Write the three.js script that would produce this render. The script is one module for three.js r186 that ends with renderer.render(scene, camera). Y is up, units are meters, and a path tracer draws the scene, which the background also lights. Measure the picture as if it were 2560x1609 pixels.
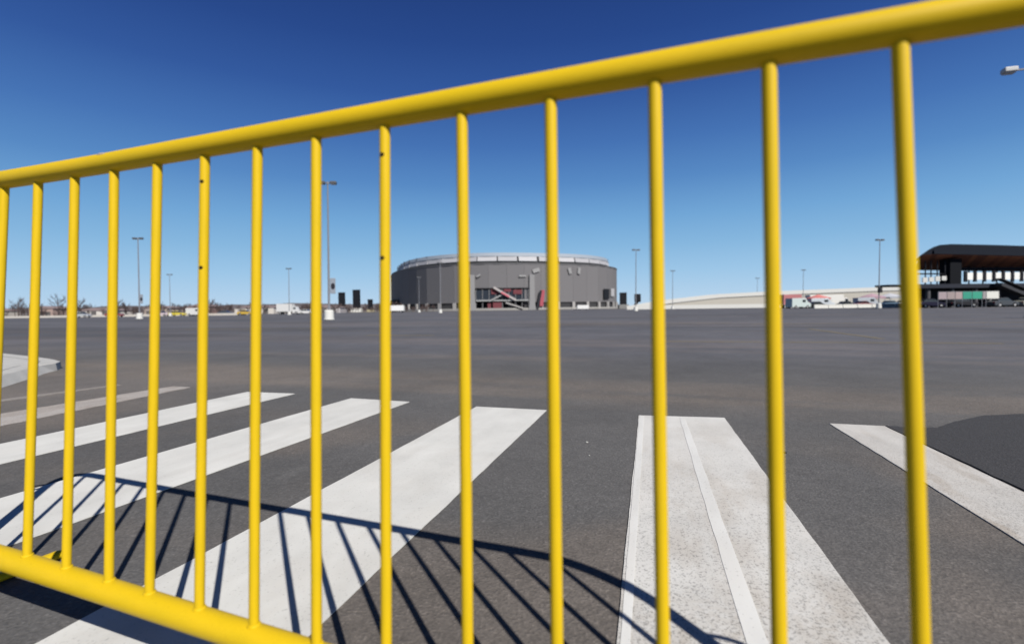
import * as THREE from 'three';
import { mergeGeometries } from 'three/addons/utils/BufferGeometryUtils.js';
import { RoundedBoxGeometry } from 'three/addons/geometries/RoundedBoxGeometry.js';

// ---------------------------------------------------------------- camera, sky, sun, exposure
const scene = new THREE.Scene();
const camera = new THREE.PerspectiveCamera(66.39, 2560 / 1609, 0.05, 9000);
camera.position.set(0, 0.7725, 0);
camera.rotation.set(-0.0264, 0, -0.0135);
camera.focus = 2.1;
camera.userData.fStop = 2.0;
scene.add(camera);

const renderer = new THREE.WebGLRenderer({ antialias: true });
renderer.setSize(1024, 643);
renderer.toneMapping = THREE.LinearToneMapping;
renderer.toneMappingExposure = 1.5;
renderer.shadowMap.enabled = true;

const srgb = (c) => { c /= 255; return c <= 0.04045 ? c / 12.92 : ((c + 0.055) / 1.055) ** 2.4; };
{ // clear winter sky: pale at the horizon, deep blue overhead, the same all round
  const stops = [[-90, 84, 82, 80], [-4, 110, 112, 116], [-0.6, 168, 192, 214], [0, 190, 214, 235], [1.5, 178, 209, 235], [4, 157, 198, 231], [7, 134, 182, 222], [10, 114, 166, 214],
    [14, 88, 138, 196], [18, 70, 115, 180], [23, 52, 90, 158], [28, 41, 74, 140], [33, 35, 64, 126], [45, 26, 49, 99], [65, 20, 39, 80], [90, 17, 34, 71]];
  const w = 64, h = 2048, d = new Float32Array(w * h * 4);
  for (let y = 0; y < h; y++) {
    const e = ((y + 0.5) / h - 0.5) * 180;
    let i = 0; while (i < stops.length - 2 && e > stops[i + 1][0]) i++;
    const a = stops[i], b = stops[i + 1], t = Math.min(1, Math.max(0, (e - a[0]) / (b[0] - a[0])));
    for (let x = 0; x < w; x++) for (let c = 0; c < 4; c++) d[(y * w + x) * 4 + c] = c === 3 ? 1 : (srgb(a[c + 1]) * (1 - t) + srgb(b[c + 1]) * t) / 1.5;
  }
  const sky = new THREE.DataTexture(d, w, h, THREE.RGBAFormat, THREE.FloatType);
  sky.mapping = THREE.EquirectangularReflectionMapping; sky.magFilter = THREE.LinearFilter; sky.minFilter = THREE.LinearFilter; sky.needsUpdate = true;
  scene.background = sky; scene.environment = sky;
}
const sun = new THREE.DirectionalLight(new THREE.Color(1, 0.955, 0.88), 5.0);
sun.position.set(0.3647 * 60, 0.6632 * 60, 0.6536 * 60);
sun.castShadow = true; sun.shadow.mapSize.set(4096, 4096); sun.shadow.radius = 1;
Object.assign(sun.shadow.camera, { left: -12, right: 12, top: 12, bottom: -12, near: 1, far: 140 });
scene.add(sun); scene.add(sun.target);

// ---------------------------------------------------------------- helpers
let seed = 1234567;
const rnd = () => { seed = (seed * 1664525 + 1013904223) >>> 0; return seed / 4294967296; };
const rr = (a, b) => a + (b - a) * rnd();
const hash = (x, y, s = 0) => { let n = Math.imul(x, 374761393) ^ Math.imul(y, 668265263) ^ Math.imul(s, 2147483647 - 97); n = Math.imul(n ^ (n >>> 13), 1274126177); return ((n ^ (n >>> 16)) >>> 0) / 4294967296; };
const noise = (x, y, s = 0, per = 0) => {
  const xi = Math.floor(x), yi = Math.floor(y), fx = x - xi, fy = y - yi, u = fx * fx * (3 - 2 * fx), v = fy * fy * (3 - 2 * fy);
  const m = (k) => per ? ((k % per) + per) % per : k;
  const a = hash(m(xi), m(yi), s), b = hash(m(xi + 1), m(yi), s), c = hash(m(xi), m(yi + 1), s), d = hash(m(xi + 1), m(yi + 1), s);
  return a + (b - a) * u + (c - a) * v + (a - b - c + d) * u * v;
};
const fbm = (x, y, s = 0, o = 4) => { let v = 0, a = 0.5, n = 0; for (let i = 0; i < o; i++) { v += a * noise(x, y, s + i); n += a; x *= 2.03; y *= 2.03; a *= 0.5; } return v / n; };
const step = (a, b, x) => { const t = Math.min(1, Math.max(0, (x - a) / (b - a))); return t * t * (3 - 2 * t); };

const used = {};
const numbered = (n) => { const k = used[n] = (used[n] ?? -1) + 1; return k ? `${n}_${String(k).padStart(3, '0')}` : n; };
const shade = (o) => { o.castShadow = true; o.receiveShadow = true; return o; };
function part(name, geo, mat, parent) { const m = shade(new THREE.Mesh(Array.isArray(geo) ? (geo.length > 1 ? mergeGeometries(geo.map((g) => g.index ? g.toNonIndexed() : g)) : geo[0]) : geo, mat)); m.name = name; parent.add(m); return m; }
function thing(name, label, category, pos = [0, 0, 0], turn = 0, group) {
  const o = new THREE.Group(); o.name = numbered(name); o.position.set(...pos); o.rotation.y = turn;
  o.userData = { label, category }; if (group) o.userData.group = group; scene.add(o); return o;
}
function struct(name, geo, mat, label) { const m = part(numbered(name), geo, mat, scene); m.userData.kind = 'structure'; m.userData.label = label; return m; }
const bx = (w, h, d, x = 0, y = 0, z = 0) => new THREE.BoxGeometry(w, h, d).translate(x, y, z);   // centred on x, z; y is the centre
const bb = (w, h, d, x = 0, y = 0, z = 0) => bx(w, h, d, x, y + h / 2, z);                        // y is the bottom
const cyl = (r0, r1, h, x = 0, y = 0, z = 0, n = 12) => new THREE.CylinderGeometry(r1, r0, h, n).translate(x, y + h / 2, z);
const col = (r, g, b) => new THREE.Color().setRGB(r, g, b);
const mat = (r, g, b, rough = 0.8, extra = {}) => { const c = { color: col(r * 0.72, g * 0.72, b * 0.72), roughness: rough, ...extra }; return Math.max(r, g, b) < 0.07 ? new THREE.MeshPhysicalMaterial({ specularIntensity: 0.2, ...c }) : new THREE.MeshStandardMaterial(c); };
const ext = (pts, w, bev = 0.05) => new THREE.ExtrudeGeometry(new THREE.Shape(pts.map((p) => new THREE.Vector2(...p))), { depth: w - bev * 2, bevelEnabled: true, bevelSize: bev, bevelThickness: bev, bevelSegments: 2 }).translate(0, 0, -(w - bev * 2) / 2);
function tex(w, h, fn, color = true) {
  const d = new Uint8Array(w * h * 4);
  for (let y = 0; y < h; y++) for (let x = 0; x < w; x++) {
    const c = fn(x, y), i = (y * w + x) * 4;
    for (let k = 0; k < 3; k++) { const v = Math.max(0, Math.min(1, c[k])); d[i + k] = 255 * (color ? (v <= 0.0031308 ? v * 12.92 : 1.055 * v ** (1 / 2.4) - 0.055) : v); }
    d[i + 3] = 255;
  }
  const t = new THREE.DataTexture(d, w, h, THREE.RGBAFormat); t.magFilter = THREE.LinearFilter; t.minFilter = THREE.LinearMipmapLinearFilter; t.generateMipmaps = true;
  t.wrapS = t.wrapT = THREE.RepeatWrapping; if (color) t.colorSpace = THREE.SRGBColorSpace; t.needsUpdate = true; return t;
}

// ---------------------------------------------------------------- ground
struct('ground', new THREE.CircleGeometry(6000, 96).rotateX(-Math.PI / 2).translate(0, -0.3, 0), mat(0.17, 0.145, 0.11, 1), 'pale dry ground beyond the edge of the parking lot');

const aggN = 1024;
const aggH = new Float32Array(aggN * aggN);
for (let y = 0; y < aggN; y++) for (let x = 0; x < aggN; x++) aggH[y * aggN + x] = 0.5 * noise(x / 4, y / 4, 5, 256) + 0.3 * noise(x / 2, y / 2, 9, 512) + 0.2 * noise(x / 16, y / 16, 3, 64);
const aggTex = tex(aggN, aggN, (x, y) => {
  const v = aggH[y * aggN + x], stone = noise(x / 4, y / 4, 21, 256) > 0.86 ? 0.28 : 0, pit = noise(x / 3.0001, y / 3.0001, 31) > 0.9 ? -0.2 : 0, b = 0.52 + 0.42 * (v - 0.5) + stone * 0.6 + pit * 0.6;
  return [b * 1.0, b * 0.985, b * 0.97];
});
const aggBump = tex(aggN, aggN, (x, y) => { const v = aggH[y * aggN + x]; return [v, v, v]; }, false);

// crosswalk frame: the far ends of the bars lie on one line; w is the distance beyond it
const endP = [-2.579, -4.755], endD = [0.9467, 0.3221], farN = [0.3221, -0.9467];
const beyond = (x, z) => (x - endP[0]) * farN[0] + (z - endP[1]) * farN[1];
const along = (x, z) => (x - endP[0]) * endD[0] + (z - endP[1]) * endD[1];
function asphaltColour(x, z) {
  const w = beyond(x, z), a = along(x, z), d = Math.hypot(x, z);
  const big = fbm(x * 0.35 + 7, z * 0.35, 40), mid = fbm(x * 1.7, z * 1.7, 50), fine = fbm(x * 6, z * 6, 60, 3);
  let v = 0.133 * (0.74 + 0.44 * big + 0.34 * (mid - 0.5) + 0.2 * (fine - 0.5));
  // dust and sand dragged along by wheels, in streaks parallel to the end of the crossing
  const wob = 0.5 * (fbm(a * 0.3, 3.7, 70) - 0.5);
  const streak = fbm(a * 0.25, w * 3.1, 80, 5), streak2 = fbm(a * 0.06 + 3, w * 0.55, 85, 4);
  let dust = 0.95 * step(0.05, 0.75, w + wob) * step(2.4, 1.1, w + wob) * step(0.3, 0.6, streak + 0.06);
  dust += 0.5 * step(0.46, 0.7, streak2) * step(2, 4, w);
  dust += 0.5 * step(0.5, 0.62, fbm(a * 0.11 + 30, w * 1.4, 87, 4)) * step(2.2, 3.5, w) * step(26, 14, w);
  dust += 0.85 * step(0.36, 0.62, fbm(x * 0.9 + 4, z * 0.9 + 1, 90)) * step(-0.2, -1.4, w);          // sandy soil near the barrier
  dust += 0.6 * step(0.6, -1.2, a) * step(2.5, 0.6, Math.abs(w));
  dust = Math.min(1, dust);
  const dark = 1 - 0.3 * step(0.47, 0.66, fbm(a * 0.05 + 9, w * 0.28, 95, 4)) * step(2.2, 4, w);
  v *= dark;
  const scuff = Math.max(0, 1 - Math.abs((x + 1.07) * 0.98 + (z + 2.33) * 0.2) / 0.03) * step(0.2, 0.02, Math.abs(z + 2.33)) * 0.05;
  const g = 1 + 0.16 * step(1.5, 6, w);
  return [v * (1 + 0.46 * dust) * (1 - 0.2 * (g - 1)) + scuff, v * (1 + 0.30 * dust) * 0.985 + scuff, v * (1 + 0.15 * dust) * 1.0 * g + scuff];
}
{
  const line = (a, b, f) => { const o = []; let x = a; while (x < b) { o.push(x); x += f(x); } o.push(b); return o; };
  const xs = [-380, -300, -240, -190, -150, -120, -95, -75, -60, ...line(-48, 48, (x) => Math.max(0.05, Math.abs(x) * 0.035)), 60, 75, 95, 120, 150, 190, 240, 300, 380];
  const zs = line(-262, 30, (z) => z > 0 ? 1.5 : Math.max(0.04, -z * 0.022));
  const pos = [], colr = [], uv = [], idx = [];
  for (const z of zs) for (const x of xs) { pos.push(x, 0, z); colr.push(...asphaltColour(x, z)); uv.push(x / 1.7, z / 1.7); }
  const n = xs.length;
  for (let j = 0; j + 1 < zs.length; j++) for (let i = 0; i + 1 < n; i++) { const a = j * n + i; idx.push(a, a + n, a + 1, a + 1, a + n, a + n + 1); }
  const g = new THREE.BufferGeometry();
  g.setAttribute('position', new THREE.Float32BufferAttribute(pos, 3)); g.setAttribute('color', new THREE.Float32BufferAttribute(colr, 3)); g.setAttribute('uv', new THREE.Float32BufferAttribute(uv, 2));
  g.setIndex(idx); g.computeVertexNormals();
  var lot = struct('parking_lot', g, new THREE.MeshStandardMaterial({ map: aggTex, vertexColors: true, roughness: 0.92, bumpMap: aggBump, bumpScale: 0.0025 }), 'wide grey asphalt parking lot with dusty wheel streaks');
}
// a thin painted slab from two edges (lists of [x, z]); ragged by a few millimetres
function paintSlab(left, right, top, rag, s) {
  const N = 90, pos = [], uv = [], idx = [], L = [], R = [];
  const at = (e, t) => { const k = t * (e.length - 1), i = Math.min(e.length - 2, Math.floor(k)), f = k - i; return [e[i][0] + (e[i + 1][0] - e[i][0]) * f, e[i][1] + (e[i + 1][1] - e[i][1]) * f]; };
  for (let i = 0; i <= N; i++) {
    const t = i / N, l = at(left, t), r = at(right, t), ex = r[0] - l[0], ez = r[1] - l[1], q = Math.hypot(ex, ez);
    const jl = rag * (fbm(i * 0.45, s, 11, 3) - 0.5) / q, jr = rag * (fbm(i * 0.45, s + 40, 12, 3) - 0.5) / q;
    L.push([l[0] + ex * jl, l[1] + ez * jl]); R.push([r[0] + ex * jr, r[1] + ez * jr]);
  }
  for (let i = 0; i <= N; i++) { pos.push(L[i][0], top, L[i][1], R[i][0], top, R[i][1], L[i][0], 0.0005, L[i][1], R[i][0], 0.0005, R[i][1]); const t = i / N; uv.push(0, t, 1, t, 0, t, 1, t); }
  for (let i = 0; i < N; i++) { const a = i * 4, b = a + 4; idx.push(a, b, a + 1, a + 1, b, b + 1, a + 2, b, a, a + 2, b + 2, b, a + 1, b + 1, a + 3, a + 3, b + 1, b + 3); }
  idx.push(0, 1, 2, 1, 3, 2); const z = N * 4; idx.push(z, z + 2, z + 1, z + 1, z + 2, z + 3);
  const g = new THREE.BufferGeometry(); g.setAttribute('position', new THREE.Float32BufferAttribute(pos, 3)); g.setAttribute('uv', new THREE.Float32BufferAttribute(uv, 2)); g.setIndex(idx);
  const o = g.toNonIndexed(); o.computeVertexNormals(); return o;
}
// worn road paint: grain of the asphalt shows through as specks and blotches; wear(u, v) says how much
function paintTex(w, len, wear, base, s) {
  const W = 384, H = 1536;
  return tex(W, H, (px, py) => {
    const u = px / W, v = py / H, x = u * w, y = v * len, k = wear(u, v);
    const blot = fbm(x * 5, y * 5, s, 4), grain = noise(x * 330, y * 330, s + 7), grain2 = noise(x * 150, y * 150, s + 8), drag = fbm(x * 16, y * 1.6, s + 3, 4);
    let m = 1 - 0.22 * (blot - 0.4) - 0.10 * (drag - 0.5);
    const bare = step(0.80 - 0.3 * k - 0.12 * (blot - 0.5), 0.97 - 0.2 * k, grain * 0.6 + grain2 * 0.4);
    m *= 1 - (0.3 + 0.12 * Math.min(1, k)) * bare;
    const dirt = k * (0.7 * step(0.42, 0.75, fbm(x * 9 + 5, y * 4, s + 5, 4)) + 0.5 * noise(x * 90, y * 90, s + 15) * step(0.3, 0.6, fbm(x * 3, y * 2, s + 25, 3)));
    return [base[0] * m * (1 - 0.22 * dirt), base[1] * m * (1 - 0.27 * dirt), base[2] * m * (1 - 0.32 * dirt)];
  });
}
const white = [0.475, 0.475, 0.46];
const stripes = [
  // far-left, far-right corner, stripe direction toward the barrier, length, wear, colour
  { l: [-2.579, -4.755], r: [-2.058, -4.614], dl: [-0.28, 1], dr: [-0.298, 1], len: 3.6, wear: () => 0.12, base: white, label: 'clean white crossing bar, third from the concrete island' },
  { l: [-1.434, -4.33], r: [-0.874, -4.122], dl: [-0.325, 1], dr: [-0.33, 1], len: 3.6, wear: () => 0.12, base: white, label: 'white crossing bar under the left end of the barrier shadow' },
  { l: [-0.291, -3.879], r: [0.254, -3.706], dl: [-0.305, 1], dr: [-0.293, 1], len: 3.6, wear: (u, v) => 0.12 + 0.25 * v, base: white, label: 'white crossing bar crossed by the middle of the barrier shadow' },
  { l: [0.895, -3.484], r: [1.457, -3.373], dl: [-0.28, 1], dr: [-0.268, 1], len: 3.5, wear: (u, v) => 0.2 + 1.15 * v, base: [0.455, 0.45, 0.437], label: 'broad worn white crossing bar with a raised paint ridge' },
  { l: [2.049, -3.168], r: [2.341, -3.081], dl: [-0.265, 1], dr: [-0.251, 1], len: 3.3, wear: (u, v) => 0.35 + 1.5 * v, base: [0.41, 0.40, 0.385], label: 'narrow dirty white crossing bar cut off by dark new asphalt' },
  { l: [-3.60, -5.19], r: [-3.36, -5.10], dl: [-0.33, 1], dr: [-0.14, 1], len: 3.4, wear: () => 0.8, base: [0.31, 0.288, 0.272], label: 'faint dust covered crossing bar next to the clean ones' },
  { l: [-4.36, -5.38], r: [-4.26, -5.34], dl: [-0.42, 1], dr: [-0.38, 1], len: 1.9, wear: () => 1.0, base: [0.22, 0.203, 0.19], label: 'fainter thin dusty crossing bar nearest the concrete island' },
];
stripes.forEach((q, i) => {
  const n = (d) => q.len * 0.95;
  const L = [q.l, [q.l[0] + q.dl[0] * n(), q.l[1] + q.dl[1] * n()]], R = [q.r, [q.r[0] + q.dr[0] * n(), q.r[1] + q.dr[1] * n()]];
  const m = new THREE.MeshStandardMaterial({ map: paintTex(0.6, q.len, q.wear, q.base, 100 + i * 13), roughness: 0.85 });
  const o = part(i ? `crosswalk_stripe_${String(i).padStart(3, '0')}` : 'crosswalk_stripe', paintSlab(L, R, 0.0042, i > 4 ? 0.03 : 0.006, i * 7.3), m, lot); o.userData.label = q.label;
  if (i === 3) {
    const rg = paintTex(0.05, 3, () => 0.25, [0.51, 0.51, 0.5], 300), rm = new THREE.MeshStandardMaterial({ map: rg, roughness: 0.8 });
    part('paint_ridge', paintSlab([[1.155, -3.395], [0.525, -1.105], [0.30, -0.3]], [[1.19, -3.388], [0.575, -1.105], [0.36, -0.3]], 0.0056, 0.006, 3.3), rm, o);
    part('paint_ridge', paintSlab([[0.897, -3.478], [0.238, -1.108], [0.03, -0.3]], [[0.93, -3.47], [0.262, -1.108], [0.06, -0.3]], 0.0056, 0.004, 8.3), rm, o);
  }
});
{ // newer, blacker asphalt laid over the end of the crossing
  const sh = new THREE.Shape(), pts = [[2.352, 3.085], [2.45, 3.03], [2.62, 3.02], [2.85, 3.16], [3.21, 3.33], [3.6, 3.37], [4.6, 3.2], [6.5, 2.9], [7.5, 1.2], [6, 0], [1.75, 0.5], [1.96, 1.5], [2.08, 1.97], [2.215, 2.53]];
  const fineP = []; pts.forEach(([x, y], i) => { const [u, v] = pts[(i + 1) % pts.length]; for (let k = 0; k < 12; k++) fineP.push([x + (u - x) * k / 12, y + (v - y) * k / 12]); });
  fineP.forEach(([x, y], i) => { const j = 0.022 * (fbm(i * 0.5, 4, 17, 3) - 0.5); i ? sh.lineTo(x + j, y + j) : sh.moveTo(x + j, y + j); });
  const g = new THREE.ExtrudeGeometry(sh, { depth: 0.005, bevelEnabled: false, steps: 1 }).rotateX(-Math.PI / 2);
  const uv = g.attributes.uv, p = g.attributes.position; for (let i = 0; i < uv.count; i++) uv.setXY(i, p.getX(i) / 1.7, p.getZ(i) / 1.7);
  g.translate(0, 0.0012, 0);
  part('asphalt_patch', g, new THREE.MeshStandardMaterial({ map: aggTex, color: col(0.047, 0.046, 0.05), roughness: 0.9, bumpMap: aggBump, bumpScale: 0.003 }), lot).userData.label = 'patch of newer darker asphalt beside the last crossing bar';
}
// worn parking lines out in the lot
const lineM = mat(0.17, 0.14, 0.085, 0.9);
[[[3.2, -11.06], [9.2, -9.2], 0.13], [[9.6, -15.9], [8.2, -10.9], 0.14], [[-4.6, -15.55], [-2.4, -14.98], 0.16], [[10, -20.5], [22, -18.2], 0.15], [[-16, -24], [-8, -22.6], 0.14], [[2, -24], [10, -22.5], 0.14]].forEach(([a, b, w], i) => {
  const dx = b[0] - a[0], dz = b[1] - a[1], q = Math.hypot(dx, dz), nx = -dz / q * w / 2, nz = dx / q * w / 2;
  part('parking_line', paintSlab([[a[0] - nx, a[1] - nz], [b[0] - nx, b[1] - nz]], [[a[0] + nx, a[1] + nz], [b[0] + nx, b[1] + nz]], 0.005, 0.05, i * 3.1), lineM, lot);
});
// concrete traffic island at the left edge
{
  const o = thing('traffic_island', 'low pale concrete traffic island with rounded kerb at the left', 'traffic island'); o.userData.kind = 'structure';
  const pts = [[-4.7, -3.6], [-5.5, -5.3], [-6.0, -6.2], [-6.22, -6.55], [-6.36, -6.85], [-6.55, -7.12], [-6.9, -7.4], [-7.6, -7.9], [-9.3, -9.0], [-13, -10.6], [-16, -10.8], [-16, -3]];
  const slope = [0.15, 0.15, 0.14, 0.09, 0.02, 0.01, 0.01, 0.03, 0.1, 0.15, 0.15, 0.15], n = pts.length;
  const inset = (k) => pts.map(([x, z], i) => { const dx = -10 - x, dz = -6.5 - z, q = Math.hypot(dx, dz), e = typeof k === 'number' ? k + slope[i] : 0; return [x + dx / q * e, z + dz / q * e]; });
  const strip = (rings) => {           // rings: [outline, height]
    const pos = [], uv = []; const put = (p, y) => { pos.push(p[0], y, p[1]); uv.push(p[0] / 2, (p[1] + y) / 2); };
    for (let k = 0; k + 1 < rings.length; k++) for (let i = 0; i < n; i++) { const [A, ya] = rings[k], [B2, yb] = rings[k + 1], j = (i + 1) % n; put(A[i], ya); put(A[j], ya); put(B2[i], yb); put(B2[i], yb); put(A[j], ya); put(B2[j], yb); }
    const g = new THREE.BufferGeometry(); g.setAttribute('position', new THREE.Float32BufferAttribute(pos, 3)); g.setAttribute('uv', new THREE.Float32BufferAttribute(uv, 2)); g.computeVertexNormals(); return g;
  };
  const ct = tex(512, 512, (x, y) => { const v = 0.33 * (0.86 + 0.2 * noise(x / 40, y / 40, 5) + 0.14 * noise(x / 3, y / 3, 6)); return [v, v * 0.99, v * 0.96]; });
  const cm = new THREE.MeshStandardMaterial({ map: ct, roughness: 0.9 });
  part('kerb', strip([[inset(null), -0.02], [inset(0), 0.1], [inset(0.02), 0.108], [inset(0.24), 0.108], [inset(0.245), 0.05]]), cm, o);
  part('slab', strip([[inset(0.27), 0.05], [inset(0.275), 0.104], [inset(1.5), 0.106], [pts.map(() => [-10, -6.5]), 0.108]]), cm, o);
}

// ---------------------------------------------------------------- crowd barrier
{
  const P0 = new THREE.Vector3(-1.2262, 0, -1.1330), r = new THREE.Vector3(0.93492, -0.0061, 0.35481), t = new THREE.Vector3(0.0205, 0.99911, -0.03683), n = new THREE.Vector3(0.35482, 0, -0.93494);
  const B = (u, h, k = 0) => new THREE.Vector3().addScaledVector(r, u).addScaledVector(t, h).addScaledVector(n, k);
  const o = thing('crowd_barrier', 'long yellow painted tubular steel crowd barrier across the foreground', 'barrier', P0.toArray());
  const yt = tex(512, 512, (x, y) => {
    const b = noise(x / 60, y / 60, 3), f = noise(x / 5, y / 5, 4), sp = noise(x / 3, y / 9, 8) > 0.965 ? 0.72 : 1, m = (0.93 + 0.08 * b + 0.05 * f) * sp;
    return [0.485 * m, (0.335 - 0.01 * b) * m, 0.008 * m];
  });
  const ym = (ru, rv) => { const c = yt.clone(); c.repeat.set(ru, rv); c.needsUpdate = true; return new THREE.MeshPhysicalMaterial({ map: c, roughness: 0.5, specularIntensity: 0.25 }); };
  const railM = ym(6, 1), barM = ym(3, 1), footM = ym(2, 1);
  const tube = (pts, rad, seg, rs = 20) => new THREE.TubeGeometry(new THREE.CatmullRomCurve3(pts, false, 'centripetal'), seg, rad, rs, false);
  const topH = (u) => 1.0915 + 0.011 * Math.max(0, 0.35 - u) ** 1.3 - 0.0035 * Math.max(0, u - 1.4), botH = (u) => 0.2095 - 0.009 * Math.max(0, u - 0.2);
  const u0 = -0.44, u1 = 2.2, R = 0.2;
  const corner = (uc, s, a0, a1) => Array.from({ length: 7 }, (_, i) => { const a = a0 + (a1 - a0) * i / 6; return B(uc + s * R * Math.sin(a), topH(uc) - R + R * Math.cos(a)); });
  const top = [B(u0, 0.03), B(u0, 0.3), B(u0, 0.7), ...corner(u0 + R, -1, Math.PI / 2, 0), ...[0, 0.3, 0.6, 0.9, 1.2, 1.5, 1.8].map((u) => B(u, topH(u))), ...corner(u1 - R, 1, 0, Math.PI / 2), B(u1, 0.7), B(u1, 0.3), B(u1, 0.03)];
  part('top_rail', tube(top, 0.0202, 260), railM, o).userData.label = 'yellow top rail bent down into both end posts';
  part('bottom_rail', tube([u0, 0, 0.4, 0.8, 1.2, 1.6, u1].map((u) => B(u, botH(u))), 0.0245, 80), railM, o);
  const T = [-0.2712, -0.13, 0.0123, 0.1458, 0.2793, 0.4107, 0.5431, 0.6746, 0.8061, 0.938, 1.0757, 1.2119, 1.3497, 1.4896, 1.6217, 1.7508, 1.885, 2.03];
  const D = [-0.285, -0.15, -0.0235, 0.1273, 0.272, 0.4143, 0.5377, 0.676, 0.812, 0.9513, 1.0889, 1.2304, 1.3666, 1.5058, 1.6377, 1.7746, 1.91, 2.045];
  T.forEach((uT, i) => {
    const uB = D[i], hT = i === 0 ? topH(0) - 0.006 : i === 17 ? topH(2) - 0.01 : topH(uT), hB = botH(uB), bow = 0.0025 * (hash(i, 77) - 0.5);
    const b = part('bar', tube([B(uB, hB), B((uT + uB) / 2 + bow, (hT + hB) / 2), B(uT, hT)], 0.0087, 16, 14), barM, o);
    // small weld beads where the bar meets the rails
    part('weld', new THREE.TorusGeometry(0.0085, 0.0032, 6, 14).rotateX(Math.PI / 2).translate(...B(uB, hB + 0.0235).toArray()), barM, b);
    if (i === 7 || i === 10) for (const h of (i === 7 ? [1.0227, 0.862] : [1.0257, 0.8627])) {   // open bolt holes seen on two of the bars
      const f = (h - hB) / (hT - hB), u = uB + (uT - uB) * f, q = B(u, h), toCam = new THREE.Vector3(-P0.x - q.x, 0.77 - q.y, -P0.z - q.z); toCam.y = 0; toCam.normalize();
      const side = new THREE.Vector3(toCam.z, 0, -toCam.x).multiplyScalar(-0.62), dir = toCam.clone().add(side).normalize();
      const g = new THREE.CylinderGeometry(0.0034, 0.0034, 0.0022, 14); g.applyQuaternion(new THREE.Quaternion().setFromUnitVectors(new THREE.Vector3(0, 1, 0), dir)); g.translate(...q.clone().addScaledVector(dir, 0.0078).toArray());
      part('bolt_hole', g, mat(0.012, 0.01, 0.01, 0.9), b);
    }
  });
  { const g = new THREE.SphereGeometry(0.009, 12, 8).scale(1.5, 0.35, 0.35), q = new THREE.Quaternion().setFromUnitVectors(new THREE.Vector3(1, 0, 0), r); g.applyQuaternion(q); part('paint_chip', g.translate(...B(0.392, topH(0.392) + 0.0135, -0.0145).toArray()), mat(0.42, 0.36, 0.32, 0.8), o); }
  for (const u of [-0.355, 2.05]) {
    const g = new THREE.CapsuleGeometry(0.022, 0.60, 6, 14).rotateX(Math.PI / 2).scale(1, 0.55, 1), q = new THREE.Quaternion().setFromUnitVectors(new THREE.Vector3(0, 0, -1), n); g.applyQuaternion(q);
    const c = B(u, 0); g.translate(c.x, 0.0135, c.z);
    const f = part('foot', g, footM, o); part('stem', tube([B(u, 0.015), B(u, 0.205)], 0.016, 4), footM, f);
  }
  for (const h of [0.78, 0.34]) part('hook', tube([B(u1, h), B(u1 + 0.05, h + 0.01), B(u1 + 0.09, h), B(u1 + 0.1, h - 0.06)], 0.007, 20, 10), barM, o);
  for (const h of [0.86, 0.42]) part('coupling_loop', new THREE.TorusGeometry(0.035, 0.007, 8, 20).applyQuaternion(new THREE.Quaternion().setFromUnitVectors(new THREE.Vector3(0, 0, 1), t)).translate(...B(u0 - 0.05, h).toArray()), barM, o);
}
for (const [x, z, s, l] of [[0.42, -2.8, 0.008, 'tiny pale stone on the asphalt left of the ridged crossing bar'], [0.395, -2.55, 0.005, 'smaller pale stone just below the other pebble'], [1.42, -2.55, 0.008, 'dark pebble right of the ridged crossing bar']]) {
  const g = new THREE.IcosahedronGeometry(s, 2), p = g.attributes.position; for (let i = 0; i < p.count; i++) { const k = 0.8 + 0.4 * noise(p.getX(i) * 200 + 9, p.getY(i) * 200 + p.getZ(i) * 120, 3); p.setXYZ(i, p.getX(i) * k, p.getY(i) * k * 0.6, p.getZ(i) * k); }
  g.computeVertexNormals(); const m = part(numbered('pebble'), g, l.startsWith('dark') ? mat(0.04, 0.04, 0.04) : mat(0.4, 0.4, 0.38), scene); m.position.set(x, s * 0.4, z); m.userData = { label: l, category: 'stone' };
}

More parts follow.
